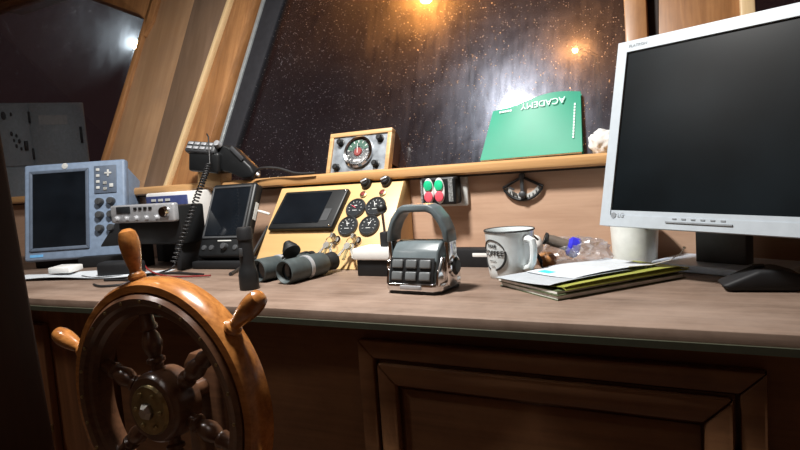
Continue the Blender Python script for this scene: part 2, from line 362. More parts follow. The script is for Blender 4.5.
picture_frame(-.531+ox, .056+ox, .30, .848, .030, -.020, 0).build('outer_moulding', M.cab, cb)
dr = B().box(*bx(-.497+ox, .022+ox, -.008, .0, .335, .814), bev=.002).build('door', M.cab, cb)
picture_frame(-.494+ox, .019+ox, .338, .811, .034, -.024, -.008, .005).build('door_moulding', M.cab, dr)
B().box(*bx(-.455+ox, -.018+ox, -.012, -.008, .378, .770), bev=.002).build('door_panel', M.cab, dr)
hg = B().box(*bx(-.012+ox, .046+ox, -.027, -.020, .70, .742), bev=.002); hg.tube([(.021+ox, -.030, .70), (.021+ox, -.030, .745)], .004)
hg.build('hinge', M.brass, cb)
lc = thing('side_cabinet', 'mahogany cabinet with a narrow framed door left of the ship wheel', 'cabinet', T((-1.6, .800, 0)))
B().box(*bx(-1.79, .40, .02, .50, 0, .874)).build('carcass', M.cabv, lc)
d = B().box(*bx(-.40, .205, 0, .018, .25, .825), bev=.003); d = d.build('door', M.cabv, lc)
picture_frame(-.36, .165, .30, .785, .035, -.010, .001, .004).build('door_moulding', M.cabv, d)
l = B().lathe([(0, .022), (.011, .020), (.013, .014), (.006, .010), (.006, 0)], T((.186, 0, .575)) @ RX(pi/2), 16); l.box((.176, -.012, .560), (.007, .006, .04), bev=.002)
l.box((.200, -.006, .575), (.016, .010, .018), bev=.002)
l.build('latch', M.brass, d)

# ------------------------------------------------------------------ ship's wheel
HUB = Vector((-.700, .563, .815))
wl = thing('ship_wheel', 'varnished wooden ship wheel with six turned handles in front of the worktop', 'wheel', Matrix.Translation(HUB))
AX = RX(pi/2)                                       # lathe axis to -y (towards the helmsman)
TH0 = R(100)
B().ring([(.182, -.018), (.184, .0), (.180, .014), (.176, .019), (.166, .020), (.163, .016), (.163, -.018)], AX, 96).build('outer_rim', M.wheel, wl)
B().ring([(.163, -.016), (.163, .021), (.158, .026), (.150, .024), (.146, .019), (.138, .018), (.133, .012), (.133, -.014)], AX, 96).build('inner_rim', M.wheeld, wl)
for k in range(24):
    a = k*2*pi/24; B().lathe([(0, .0275), (.0025, .0265), (.003, .021)], Matrix.Rotation(-a, 4, 'Y') @ T((.154, 0, 0)) @ AX, 8).build('rim_peg', M.brass, wl)
hp = [(0.0, .257), (.006, .2565), (.0115, .252), (.0140, .243), (.0145, .232), (.0125, .216), (.0100, .204), (.0085, .198), (.0085, .193), (.0120, .190), (.0130, .186), (.0110, .182)]
sp = [(.009, .04), (.009, .058), (.013, .061), (.013, .066), (.0085, .069), (.0125, .078), (.0145, .088), (.012, .099), (.0085, .106), (.0125, .109), (.0125, .114), (.010, .118), (.0095, .136)]
for k in range(6):
    A = Matrix.Rotation(-(TH0+k*pi/3), 4, 'Y') @ RY(pi/2)     # local z -> radial
    B().lathe(hp, A, 24).build('handle', M.wheel, wl)
    B().lathe(sp, A, 20).build('spoke', M.wheeld, wl)
B().lathe([(0, .026), (.045, .026), (.049, .022), (.051, .016), (.051, -.02), (0, -.02)], AX, 40).build('hub', M.wheeld, wl)
cp = B().lathe([(.012, .032), (.034, .031), (.036, .026)], AX, 32)
for k in range(6):
    a = k*pi/3; cp.ball((.025*cos(a), -.032, .025*sin(a)), .0035, n=8)
cp.build('hub_plate', M.brass, wl)
B().lathe([(0, .041), (.007, .041), (.012, .036), (.012, .030)], AX, 6).build('hub_nut', M.fob, wl)
B().lathe([(.014, -.02), (.014, -.10)], AX, 20).build('shaft', M.wheeld, wl)
B().prism([(-.045, -.814), (.045, -.814), (.040, .03), (.025, .05), (-.025, .05), (-.040, .03)], .07, T((0, .07, 0)) @ XZM, bev=.004).build('pedestal', M.wheeld, wl)

# ------------------------------------------------------------------ instrument console on the dash
LEAN = R(36)
CM = Matrix.Translation((0, 1.165, .90)) @ RX(-LEAN)
ic = thing('instrument_console', 'pale plywood console sloping up to the window ledge, carrying gauges and a dark display', 'instrument panel', CM)
CI = CM.inverted()
wedge = B().prism([(1.165, .901), (1.3095, 1.100), (1.342, 1.100), (1.342, .901)], .385, CI @ Matrix(((0, 0, 1, -1.062), (1, 0, 0, 0), (0, 1, 0, 0), (0, 0, 0, 1))), bev=.002)
wedge.build('sloped_panel', M.yellow, ic)
def fx(x, s, y=0): return T((x, y, s)) @ RX(pi/2)          # local z out of the panel
dp = B().prism([(-1.048, .108), (-.842, .108), (-.824, .225), (-1.028, .225)], .016, fx(0, 0) , bev=.005, seg=3).build('display', M.black, ic)
B().prism([(-1.034, .124), (-.888, .124), (-.872, .216), (-1.018, .216)], .001, fx(0, 0, -.016)).build('screen', M.screen, dp)
B().prism([(-.884, .130), (-.862, .130), (-.856, .165), (-.878, .165)], .001, fx(0, 0, -.016)).build('button_panel', M.dgrey, dp)
for x, s in ((-.850, .116), (-.832, .219)): B().lathe([(0, .003), (.003, .002), (.0035, 0)], fx(x, s, -.016), 10).build('screw', M.chrome, dp)
for x, s, kind in ((-.794, .171, 0), (-.737, .173, 1), (-.802, .119, 1), (-.740, .119, 2)):
    g = B().ring([(.0280, 0), (.0280, .006), (.025, .009), (.0225, .007), (.0225, 0)], fx(x, s), 36).build('gauge_bezel', M.bezel, ic)
    f = B().lathe([(0, .006), (.0226, .006)], fx(x, s), 32).build('gauge_face', M.gauge, g)
    mk = B()
    for k in range(9):
        a = R(210-30*k); mk.box((.0175, 0, .0066), (.0040, .0010, .0006), fx(x, s) @ RZ(a))
    mk.box((0, -.008, .0066), (.013, .0014, .0006), fx(x, s)); mk.box((0, .006, .0066), (.008, .0022, .0006), fx(x, s))
    mk.build('gauge_marking', M.label, f)
    B().box((.006, 0, .0072), (.015, .0012, .0006), fx(x, s) @ RZ(R(150-40*kind))).build('needle', M.rbtn if kind == 0 else M.whitemark, f)
for x, s in ((-.783, .243), (-.725, .246)):
    k = B().lathe([(0, .018), (.0090, .0175), (.0110, .015), (.0110, .010), (.0135, .010), (.0145, .003), (.0145, 0)], fx(x, s), 20).build('rotary_switch', M.black, ic)
    B().box((0, 0, .0195), (.017, .005, .005), fx(x, s) @ RZ(.5), bev=.001).build('switch_pointer', M.silver, k)
for x, s in ((-.784, .212), (-.728, .214)):
    k = B().ring([(.0095, 0), (.0095, .004), (.0065, .005), (.0065, 0)], fx(x, s), 20).build('push_button_collar', M.brass, ic)
    B().lathe([(0, .007), (.0055, .006), (.0065, 0)], fx(x, s), 16).build('push_button', M.maroon, k)
for i, (x, s) in enumerate(((-.824, .080), (-.763, .077))):
    B().ring([(.012, 0), (.012, .004), (.008, .007), (.003, .007), (.003, 0)], fx(x, s), 20).build('ignition_lock', M.chrome, ic)
    ky = thing('key_bunch', ['bunch of steel keys hanging from the ignition lock nearest the binoculars', 'bunch of steel keys hanging from the ignition lock beside the white throttle box'][i], 'keys', CM @ T((x, -.007, s)), 'keys in the console locks')
    B().prism([(-.0035, -.006), (.0035, -.006), (.0035, .006), (-.0035, .006)], .022, RX(pi/2)).build('inserted_key', M.fob, ky)
    q = B().prism([(-.010, -.006), (0, -.010), (.010, -.006), (.010, .006), (0, .010), (-.010, .006)], .0025, T((0, -.012, .0)) @ RZ(pi/2) @ RX(pi/2), bev=.0008); q.build('key_bow', M.fob, ky)
    B().ring([(.011, -.0008), (.0125, -.0008), (.0125, .0008), (.011, .0008)], T((0, -.020, -.012)) @ RX(pi/2.4), 24).build('split_ring', M.chrome, ky)
    for j, a in enumerate((-.5, .12, .55)):
        k2 = B(); KM = T((0, -.021-.0015*j, -.021)) @ RY(a)
        k2.lathe([(0, .001), (.009, .001), (.009, -.001), (0, -.001)], KM @ T((0, 0, -.009)) @ RX(pi/2), 16)
        k2.box((0, 0, -.031), (.0065, .0018, .028), KM); k2.box((.0035, 0, -.036), (.004, .0018, .003), KM); k2.box((.0035, 0, -.042), (.004, .0018, .003), KM)
        k2.build('hanging_key', M.fob if j != 1 else M.brass, ky)

# ------------------------------------------------------------------ clock-like instrument in an oak box on the ledge
OB = Matrix.Translation((-.820, 1.345, 1.178)) @ RX(-R(20))
ob = thing('engine_gauge_box', 'oak box on the window ledge holding a round green gauge in a steel plate', 'gauge', OB)
hw, hh = .096, .062
fr = B()
for c, d in (((0, 0, hh-.006), (2*hw, .020, .012)), ((0, 0, -hh+.006), (2*hw, .020, .012)), ((-hw+.006, 0, 0), (.012, .020, 2*hh-.024)), ((hw-.006, 0, 0), (.012, .020, 2*hh-.024))): fr.box(c, d, bev=.0015)
fr.build('front_frame', M.oak, ob)
B().prism([(.010, -.030), (.010, hh-.001), (.030, hh-.006), (.085, -.005), (.075, -.026)], 2*hw-.004, Matrix(((0, 0, 1, -hw+.002), (1, 0, 0, 0), (0, 1, 0, 0), (0, 0, 0, 1)))).build('box_body', M.cabv, ob)
B().box((0, -.002, 0), (2*hw-.024, .006, 2*hh-.024)).build('steel_plate', M.steelp, ob)
OG = T((0, -.005, .002)) @ RX(pi/2)
g = B().ring([(.044, 0), (.044, .008), (.040, .012), (.036, .010), (.036, 0)], OG, 44).build('gauge_bezel', M.chrome, ob)
f = B().lathe([(0, .006), (.036, .006)], OG, 40).build('gauge_face', M.gauge, g)
B().lathe([(.016, .0062), (.016, .0066), (.033, .0066), (.033, .0062)], OG, 24, R(20), R(170)).build('scale_arc', M.gaugeg, f)
mk = B()
for k in range(11): mk.box((.029, 0, .007), (.006, .002, .0006), OG @ RZ(R(225-27*k)))
mk.box((0, -.024, .007), (.022, .005, .0006), OG); mk.build('gauge_marking', M.whitemark, f)
B().lathe([(0, .009), (.010, .0085), (.012, .0066)], OG, 24).build('gauge_centre', M.maroon, f)
B().box((.010, 0, .0095), (.026, .0015, .0008), OG @ RZ(R(95))).build('needle', M.whitemark, f)
for x, z in ((-.060, .034), (.062, .036), (-.064, -.036), (.056, -.034)):
    B().lathe([(0, .016), (.006, .0155), (.008, .013), (.008, .003), (.0105, .002), (.0105, 0)], T((x, -.005, z)) @ RX(pi/2), 16).build('clamp_knob', M.black, ob)

# ------------------------------------------------------------------ push button box and clinometer on the veneer
sw = thing('start_stop_switch', 'black switch box with two green and two red oval buttons under the ledge', 'switch', T((-.580, 1.345, 1.069)))
B().box((.008, -.006, 0), (.108, .012, .076), bev=.006).build('back_plate', M.label, sw)
B().box((.000, -.031, .002), (.092, .040, .066), bev=.006, seg=3).build('housing', M.black, sw)
for x in (-.022, .006):
    c = B().prism([(x+.0138*cos(t), .031*sin(t)*1.0) for t in [2*pi*k/28 for k in range(28)]], .004, T((0, -.051, .003)) @ RX(pi/2), bev=.001).build('button_bezel', M.whitemark, sw)
    for z, mm, n in ((.0135, M.gbtn, 'green_button'), (-.0135, M.rbtn, 'red_button')):
        o = B().prism([(x+.0112*cos(t), z+.0128*sin(t)) for t in [2*pi*k/24 for k in range(24)]], .005, T((0, -.054, .003)) @ RX(pi/2), bev=.0015).build(n, mm, c)
for x, w in ((-.0415, .005), (.034, .011)): B().box((x, -.0515, .003), (w, .001, .054)).build('label_strip', M.darklabel, sw)
sw['label'] = 'black switch box with two green and two red oval buttons under the ledge'
cl = thing('clinometer', 'black fan shaped clinometer with a pendulum on the veneer wall', 'clinometer', T((-.385, 1.345, 1.092)))
pv = [(0, .001)]; arc = [(.060*sin(t)*.83, -.0+(-.056)*cos(t)+.0) for t in [R(-58+116*k/20) for k in range(21)]]
fr = B(); fr.tube([(0, -.006, 0)] + [(.052*sin(R(a)), -.006, -.053*cos(R(a))) for a in range(-64, 65, 8)] + [(0, -.006, 0)], .0032, 8); fr.build('fan_frame', M.black, cl)
sc = B(); sc.prism([(0, -.004)] + [(.050*sin(R(a)), -.050*cos(R(a))) for a in range(-62, 63, 8)], .002, T((0, -.001, 0)) @ RX(pi/2)); sc.build('back_plate', M.veneer, cl)
B().prism([(.047*sin(R(a)), -.050*cos(R(a))) for a in range(-62, 63, 8)] + [(.040*sin(R(a)), -.040*cos(R(a))) for a in range(62, -63, -8)], .001, T((0, -.003, 0)) @ RX(pi/2)).build('scale_band', M.label, cl)
for a in range(-54, 55, 12): B().box((.046*sin(R(a)), -.0045, -.047*cos(R(a))), (.0018, .002, .006)).build('scale_mark', M.black, cl)
p = B(); p.box((.000, -.011, -.018), (.008, .005, .042), bev=.0015); p.ball((0, -.013, -.040), .009, sc=(1, .5, .9)); p.lathe([(0, .012), (.006, .011), (.007, 0)], T((0, -.004, .003)) @ RX(pi/2), 12); p.box((-.009, -.012, -.034), (.012, .004, .004), RY(.5)); p.build('pendulum', M.dgrey, cl)

# ------------------------------------------------------------------ green book and cloth on the ledge, leaning on the glass
bk = thing('green_book', 'green laminated booklet standing upside down against the window', 'book', Matrix.Translation((-.372, 1.370, 1.1335)) @ RX(-R(24.5)) @ RZ(R(-1.5)))
def bookf(off):
    def f(u, v):
        x = -.116+.232*u + .010*(v-.5)*(1-2*u)
        top = .150 - .006*sin(u*pi*2.0+.3) + .004*u - .020*(u < .04)*0
        return Vector((x + .012*v*(1-u), -off - .006*sin(u*pi)*v, v*(top-.018*(1-u)**2)))
    return f
B().sheet(bookf(.012), 24, 10, .0012).build('front_cover', M.green, bk)
B().sheet(lambda u, v: bookf(.0105)(u*.985+.002, v*.985), 24, 10, .0085).build('pages', M.pages, bk)
B().sheet(bookf(.001), 24, 10, .0010).build('back_cover', M.green, bk)
lettering('cover_title', 'ACADEMY', .0225, M.ltext, bk, T((.026, -.0195, .131)) @ RY(R(-3)) @ RX(pi/2) @ RZ(pi))
st_ = B()
for k in range(5): st_.box((-.078+.0065*k, -.0165, .122+.0003*k), (.0048, .0006, .0050))
st_.build('subtitle_line', M.ltext, bk)
st_ = B()
for k in range(12): st_.box((.100, -.0142, .120-.0075*k), (.0035, .0006, .0055))
st_.build('edge_text_line', M.ltext, bk)
cr = bmesh.new(); bmesh.ops.create_icosphere(cr, subdivisions=4, radius=1)
for v in cr.verts:
    n = noise.noise(v.co*2.3)*.28 + noise.noise(v.co*5)*.10
    v.co = Vector((v.co.x*.030, v.co.y*.022, v.co.z*.028))*(1+n)
tag(MB().add(cr).build('crumpled_cloth', M.cloth, None, loc=(-.212, 1.385, 1.157), ang=80), 'crumpled white cloth on the window ledge beside the green booklet', 'cloth')

# ------------------------------------------------------------------ radar display
def cam_pt(t, px, py): return CAM + t*(fw + rt*((px-400)/F_PX) - up*((py-225)/F_PX))
rp = Vector((-1.886, 1.055, .927))
RM = Matrix.Translation(rp) @ RZ(YAW) @ RX(-R(11))
rd = thing('radar_display', 'blue grey radar unit with a dark upright screen at the left end of the worktop', 'radar', RM)
w, h = .318, .305
B().box((w/2, .015, h/2), (w, .03, h), bev=.008, seg=3).build('front_housing', M.radar, rd)
B().prism([(.03, .03), (.03, h-.012), (.15, h-.05), (.22, h-.10), (.22, .06), (.12, .015)], w-.02, Matrix(((0, 0, 1, .010), (1, 0, 0, 0), (0, 1, 0, 0), (0, 0, 0, 1))), bev=.006).build('rear_housing', M.radar, rd)
bz = picture_frame(.020, .206, .030, .283, .010, -.006, 0, .002).build('screen_bezel', M.radard, rd)
B().box((.113, -.001, .1565), (.168, .004, .236)).build('screen', M.screen, rd)
kp = B().box((.258, -.002, .243), (.070, .004, .088), bev=.003).build('keypad', M.radard, rd)
kb = B()
for ix in range(2):
    for iz in range(4): kb.box((.236+.017*ix*0+.0, -.005, .274-.019*iz), (.011, .004, .009), bev=.0015) if ix == 0 else kb.box((.258, -.005, .231-.019*(iz % 2)), (.012, .004, .010), bev=.0015)
kb.box((.268, -.005, .262), (.022, .004, .006), bev=.0015); kb.box((.268, -.005, .262), (.006, .004, .022), bev=.0015); kb.box((.278, -.005, .222), (.012, .004, .012), bev=.0015)
kb.build('key_buttons', M.label, kp)
for ix in range(2):
    for iz in range(3):
        k = B().lathe([(0, .018), (.009, .0175), (.0115, .014), (.0125, .003), (.0125, 0)], T((.240+.036*ix, 0, .172-.042*iz)) @ RX(pi/2), 18); k.box((.240+.036*ix, -.018, .172-.042*iz), (.003, .003, .018))
        k.build('knob', M.dgrey, rd)
B().lathe([(0, .003), (.009, .002), (.010, 0)], T((.130, 0, .294)) @ RX(pi/2), 18).build('emblem', M.label, rd)
B().box((.040, -.0008, .016), (.040, .0016, .008)).build('name_label', M.blueem, rd)
RB = RM.inverted() @ Matrix.Translation((rp.x, rp.y, .9005)) @ RZ(YAW)
rs = B(); rs.prism([(.215, .03), (.318, .03), (.345, .03), (.322, .13), (.30, .14)], .022, RB @ T((0, .006, 0)) @ XZM, bev=.003)
rs.box((w/2, .10, .020), (.30, .12, .040), RB, bev=.004); rs.box((.27, .03, .016), (.17, .13, .032), RB, bev=.004); rs.build('mounting_bracket', M.blackm, rd)
ch = B().sheet(lambda u, v: Vector((-1.72+.42*u+.03*v, .895+.10*u+.10*v, .9045+.006*sin(u*4+v*3)**2)), 20, 6, .0012); tag(ch.build('paper_chart', M.paper, None, ang=80), 'thin white paper chart lying on the worktop in front of the radar', 'chart')
tag(B().box((0, 0, 0), (.075, .05, .016), bev=.003).build('white_box', M.white, None, M=T((-1.60, 1.005, .920), (.06, 0, R(10)))), 'small white card box under the front of the radar', 'box')
ja = B().box((0, 0, 0), (.12, .05, .040), bev=.010, seg=3); tag(ja.build('junction_box', M.blackm, None, M=T((-1.385, 1.02, .921), (0, 0, R(14)))), 'low black junction box on the worktop behind the top wheel handle', 'box')

# ------------------------------------------------------------------ radio transceiver, white box radio, chart plotter, handset
cr_ = thing('marine_transceiver', 'black radio transceiver with a silver knob front between radar and chart plotter', 'radio', T((-1.375, 1.10, .90)))
B().box((0, .054, .124), (.250, .088, .104), bev=.006).build('body', M.black, cr_)
fp = B().box((0, .000, .160), (.254, .020, .050), bev=.006, seg=3).build('front_panel', M.silver, cr_)
B().box((-.070, -.010, .171), (.058, .003, .020), bev=.002).build('frequency_window', M.gauge, fp)
for k in range(5): B().lathe([(0, .010), (.0065, .0095), (.0085, .002), (.0085, 0)], T((-.098+.040*k, -.010, .147)) @ RX(pi/2), 16).build('small_knob', M.silver, fp)
B().lathe([(0, .014), (.013, .0135), (.016, .002), (.016, 0)], T((.098, -.010, .162)) @ RX(pi/2), 24).build('tuning_knob', M.chrome, fp)
for k in range(4): B().box((-.020+.020*k, -.0105, .174), (.012, .004, .007), bev=.001).build('panel_button', M.black, fp)
for x in (-.10, .10): B().box((x, .054, .036), (.02, .08, .072), bev=.003).build('bracket_foot', M.blackm, cr_)
wr = thing('white_radio', 'white cased receiver with a blue front behind the black transceiver', 'radio', T((-1.432, 1.268, .90)))
B().box((0, .010, .154), (.195, .085, .116), bev=.006).build('case', M.white, wr)
fp = B().box((-.004, -.035, .154), (.172, .006, .096), bev=.002).build('front_panel', M.bluelab, wr)
for k in range(3): B().box((-.055+.03*k, -.039, .190), (.018, .003, .007)).build('label_mark', M.label, fp)
B().lathe([(0, .012), (.012, .011), (.013, 0)], T((.060, -.038, .155)) @ RX(pi/2), 18).build('knob', M.black, fp)
B().box((0, .010, .048), (.18, .06, .096), bev=.004).build('base_block', M.blackm, wr)
PM = Matrix.Translation((-1.166, 1.150, .932)) @ RZ(R(4)) @ RX(-R(26))
cp_ = thing('chart_plotter', 'black chart plotter with a tall dark screen leaning back beside the console', 'plotter', PM)
w, h = .152, .215
B().box((0, .018, h/2), (w, .036, h), bev=.009, seg=3).build('housing', M.black, cp_)
bz = picture_frame(-w/2+.008, w/2-.008, .052, h-.010, .006, -.004, 0, .0015).build('screen_frame', M.dgrey, cp_)
B().box((0, -.001, .129), (w-.028, .003, .138)).build('screen', M.screen, cp_)
B().lathe([(0, .012), (.008, .0115), (.010, .002), (.010, 0)], T((.016, 0, .028)) @ RX(pi/2), 18).build('knob', M.dgrey, cp_)
for x in (-.055, -.030, .050): B().lathe([(0, .004), (.007, .003), (.008, 0)], T((x, 0, .026)) @ RX(pi/2), 14).build('button', M.dgrey, cp_)
B().box((.010, -.001, .045), (.045, .002, .003)).build('name_label', M.label, cp_)
B().box((w/2+.0005, .020, .135), (.001, .012, .050)).build('side_label', M.label, cp_)
PB = PM.inverted() @ Matrix.Translation((-1.166, 1.150, .9005)) @ RZ(R(4))
st = B(); st.box((0, .045, .010), (.17, .11, .020), PB, bev=.004); st.box((0, .055, .05), (.09, .03, .08), PB, bev=.004); st.build('stand', M.blackm, cp_)
HM = Matrix.Translation((-1.312, 1.280, 1.208)) @ RZ(R(8)) @ RY(R(8)) @ Matrix.Scale(1.07, 4)
hs = thing('radio_handset', 'black radio with a silver keypad propped above the chart plotter', 'radio', HM)
B().box((.004, .024, -.014), (.100, .075, .058), bev=.009, seg=3).build('body', M.black, hs)
kp = B().box((-.006, -.012, .018), (.098, .026, .034), RX(R(-30)), bev=.007, seg=3).build('keypad_front', M.dgrey, hs)
for ix in range(4):
    for iz in range(2): B().box((-.038+.021*ix, -.0265, .012+.013*iz), (.016, .004, .0085), RX(R(-30)), bev=.0015).build('key', M.silver, kp)
B().prism([(.030, .004), (.040, .030), (.062, .036), (.086, .028), (.146, -.016), (.158, -.034), (.150, -.048), (.120, -.052), (.085, -.040), (.040, -.034)], .040, T((0, .040, 0)) @ RX(pi/2), bev=.007, seg=3).build('handpiece', M.black, hs)
B().box((.100, -.002, .010), (.050, .004, .012), RY(R(38)) @ T((-.028, 0, .066)), bev=.002).build('handpiece_grip', M.dgrey, hs)
B().lathe([(0, .014), (.008, .013), (.010, 0)], T((.046, -.002, .034)) @ RX(pi/3), 16).build('volume_knob', M.silver, hs)
B().lathe([(0, .014), (.0045, .013), (.006, 0)], T((.151, .018, -.034)) @ RY(R(115)), 14).build('cord_socket', M.silver, hs)
B().box((.0, .045, -.060), (.08, .05, .05), bev=.004).build('stand_block', M.oak, hs)
pts = []; a0, a1, a2 = Vector((-1.225, 1.205, 1.178)), Vector((-1.175, 1.100, 1.085)), Vector((-1.248, 1.070, .925))
NT = 30
for k in range(NT*10+1):
    t = k/(NT*10); c = (1-t)**2*a0 + 2*t*(1-t)*a1 + t*t*a2; tg = (2*(1-t)*(a1-a0)+2*t*(a2-a1)).normalized()
    n1 = tg.cross(Vector((0, 1, 0))).normalized(); n2 = tg.cross(n1); an = 2*pi*k/10
    pts.append(c + .0068*(cos(an)*n1 + sin(an)*n2))
pts = [Vector((-1.255, 1.240, 1.268)), Vector((-1.235, 1.225, 1.258)), Vector((-1.225, 1.212, 1.20))] + pts + [Vector((-1.255, 1.065, .912)), Vector((-1.285, 1.055, .904))]
tag(B().tube(pts, .0021, 6).build('coiled_cord', M.cable, None, ang=80), 'black coiled handset cord hanging in front of the chart plotter', 'cord')

# ------------------------------------------------------------------ throttle, dark tray, torch, binoculars
th = thing('throttle_control', 'throttle box with white top and black ball lever behind the portable radio', 'throttle', T((-.645, 1.125, .90)))
B().box((.0, 0, .018), (.104, .060, .036), bev=.002).build('base', M.black, th)
B().box((.0, 0, .049), (.118, .070, .026), bev=.004).build('top_cover', M.white, th)
cb_ = B().box((.008, .0, .078), (.018, .022, .034), bev=.004).build('lever_collar', M.blackm, th)
B().tube([(.008, 0, .09), (.006, -.002, .140)], .0032, 10).build('lever', M.chrome, th)
B().ball((.006, -.002, .146), .0115).build('ball_knob', M.black, th)
dt = thing('black_tray', 'long black tray with a white insert behind the enamel mug', 'tray', T((-.47, 1.245, .90)))
B().box((0, 0, .020), (.13, .045, .040), bev=.002).build('tray_body', M.blackm, dt)
B().box((.02, -.016, .028), (.05, .014, .012), bev=.003).build('white_insert', M.white, dt)
to = thing('flashlight', 'black flashlight standing on its head left of the binoculars', 'flashlight', T((-.862, .930, .90)))
B().lathe([(0, 0), (.0195, 0), (.0205, .004), (.0205, .030), (.0185, .042), (.0150, .052), (.0150, .058)], None, 28).build('lamp_head', M.black, to)
B().lathe([(.0150, .055), (.0150, .104), (.0165, .106), (.0165, .126), (.014, .131), (0, .131)], None, 24).build('barrel', M.blackm, to)
B().box((.0, -.016, .080), (.008, .004, .018), bev=.0015).build('switch', M.dgrey, to)
bn = thing('binoculars', 'dark rubber armoured binoculars lying on the worktop below the console', 'binoculars', T((-.812, .985, .9262)) @ RZ(R(-7)))
def barrel():
    return [(.0185, .012), (.0215, .004), (.0235, -.001), (.0255, .0), (.0265, .006), (.0265, .034), (.0255, .060), (.0250, .062)]
YB = Matrix(((1, 0, 0, 0), (0, 0, 1, 0), (0, -1, 0, 0), (0, 0, 0, 1)))     # local z -> +y
for x in (0, -.083):
    X = T((x, 0, 0)) @ YB
    o = B().lathe(barrel() + [(.0250, .062), (.0262, .068), (.0262, .118), (.0225, .124), (.0180, .127)], X, 32).build('barrel', M.rubber, bn)
    B().lathe([(0, .012), (.0185, .012)], X, 28).build('objective_lens', M.screen, o)
    B().ring([(.0245, .060), (.0270, .061), (.0270, .070), (.0245, .071)], X, 32).build('silver_band', M.silver, o)
    B().lathe([(.0180, .124), (.0200, .126), (.0200, .134), (.0185, .135), (.0205, .140), (.0215, .158), (.0195, .160), (.0165, .156), (.0, .150)], X, 28).build('eyecup', M.blackm, o)
br = B(); br.box((-.0415, .090, .004), (.075, .040, .020), bev=.006); br.lathe([(0, -.002), (.011, 0), (.011, .085), (0, .087)], T((-.0415, .050, .012)) @ YB, 20); br.build('bridge', M.rubber, bn)
B().lathe([(.0, 0), (.0145, .0), (.0145, .016), (0, .016)], T((-.0415, .118, .012)) @ YB, 24).build('focus_wheel', M.black, bn)
lcM = aim((-.046, .060, .056), (.62, -.25, -.55))
lcap = B().lathe([(0, .0), (.006, .0), (.0095, .003), (.0085, .006), (.0125, .009), (.0115, .012), (.0155, .015), (.0145, .018), (.0185, .021), (.0180, .025), (.0205, .028), (.0205, .032), (.016, .032), (0, .028)], lcM, 28).build('lens_cap', M.blackm, bn)
B().tube([(-.035, .062, .035), (-.050, .060, .028), (-.060, .055, .020)], .003, 8).build('cap_strap', M.black, bn)

# ------------------------------------------------------------------ portable radio with arched handle
DM = Matrix.Translation((-.481, .985, .90)) @ RZ(R(-4))
pr = thing('portable_radio', 'grey and chrome portable radio with arched handle and six square keys', 'radio', DM)
prof = [(-.044, .014), (-.043, .026), (-.036, .056), (-.026, .078), (-.010, .092), (.010, .095), (.026, .088), (.036, .070), (.043, .030), (.044, .014)]
B().prism(prof, .098, Matrix(((0, 0, 1, -.049), (1, 0, 0, 0), (0, 1, 0, 0), (0, 0, 0, 1))), bev=.005, seg=3).build('body', M.greyh, pr)
B().prism([(-.058, -.040), (-.048, -.050), (.046, -.050), (.058, -.038), (.058, .040), (.048, .050), (-.048, .050), (-.058, .040)], .016, T((0, 0, .005)), bev=.004, seg=3).build('chrome_base', M.chrome, pr)
B().prism([(-.054, -.038), (-.046, -.047), (.046, -.047), (.054, -.038), (.054, .038), (.046, .047), (-.046, .047), (-.054, .038)], .008, T((0, 0, 0)), bev=.002).build('foot', M.black, pr)
for sx in (-1, 1):
    B().prism([(-.047, .016), (.047, .016), (.042, .050), (.024, .066), (-.022, .066), (-.040, .042)], .006, Matrix(((0, 0, 1, sx*.052-.003), (1, 0, 0, 0), (0, 1, 0, 0), (0, 0, 0, 1))), bev=.002).build('side_trim', M.chrome, pr)
kpl = B().box((0, -.0005, 0), (.092, .003, .046), bev=.001).build('key_panel', M.black, pr, M=T((0, -.0415, .043)) @ RX(-R(14)))
for iz in range(2):
    for ix in range(3):
        B().box((-.029+.029*ix, -.003, .0115-.022*iz), (.023, .005, .016), bev=.0025, seg=3).build('key', M.keyg, kpl)
B().box((0, -.0505, .013), (.044, .003, .008), bev=.001).build('badge', M.silver, pr)
for sx in (-1, 1):
    B().prism([(sx*.053, .010), (sx*.062, .010), (sx*.065, .060), (sx*.0645, .096), (sx*.060, .118), (sx*.052, .114), (sx*.056, .094), (sx*.056, .060)], .034, T((0, .017, 0)) @ RX(pi/2), bev=.003).build('handle_arm', M.chrome, pr)
    k = B().lathe([(0, .012), (.011, .0115), (.014, .009), (.0165, .004), (.0165, 0)], T((sx*.062, 0, .046)) @ RY(sx*pi/2), 26).build('side_knob', M.black, pr)
    B().ring([(.0165, 0), (.0195, .0), (.0195, .006), (.0165, .007)], T((sx*.062, 0, .046)) @ RY(sx*pi/2), 26).build('knob_ring', M.chrome, k)
arc_o = [(-.066, .090), (-.064, .112), (-.054, .136), (-.038, .155), (-.026, .161), (.026, .161), (.038, .155), (.054, .136), (.064, .112), (.066, .090)]
arc_i = [(.055, .092), (.053, .109), (.045, .127), (.032, .143), (.022, .147), (-.022, .147), (-.032, .143), (-.045, .127), (-.053, .109), (-.055, .092)]
B().prism(arc_o + arc_i, .038, T((0, .019, 0)) @ RX(pi/2), bev=.0035, seg=3).build('handle', M.greyh, pr)

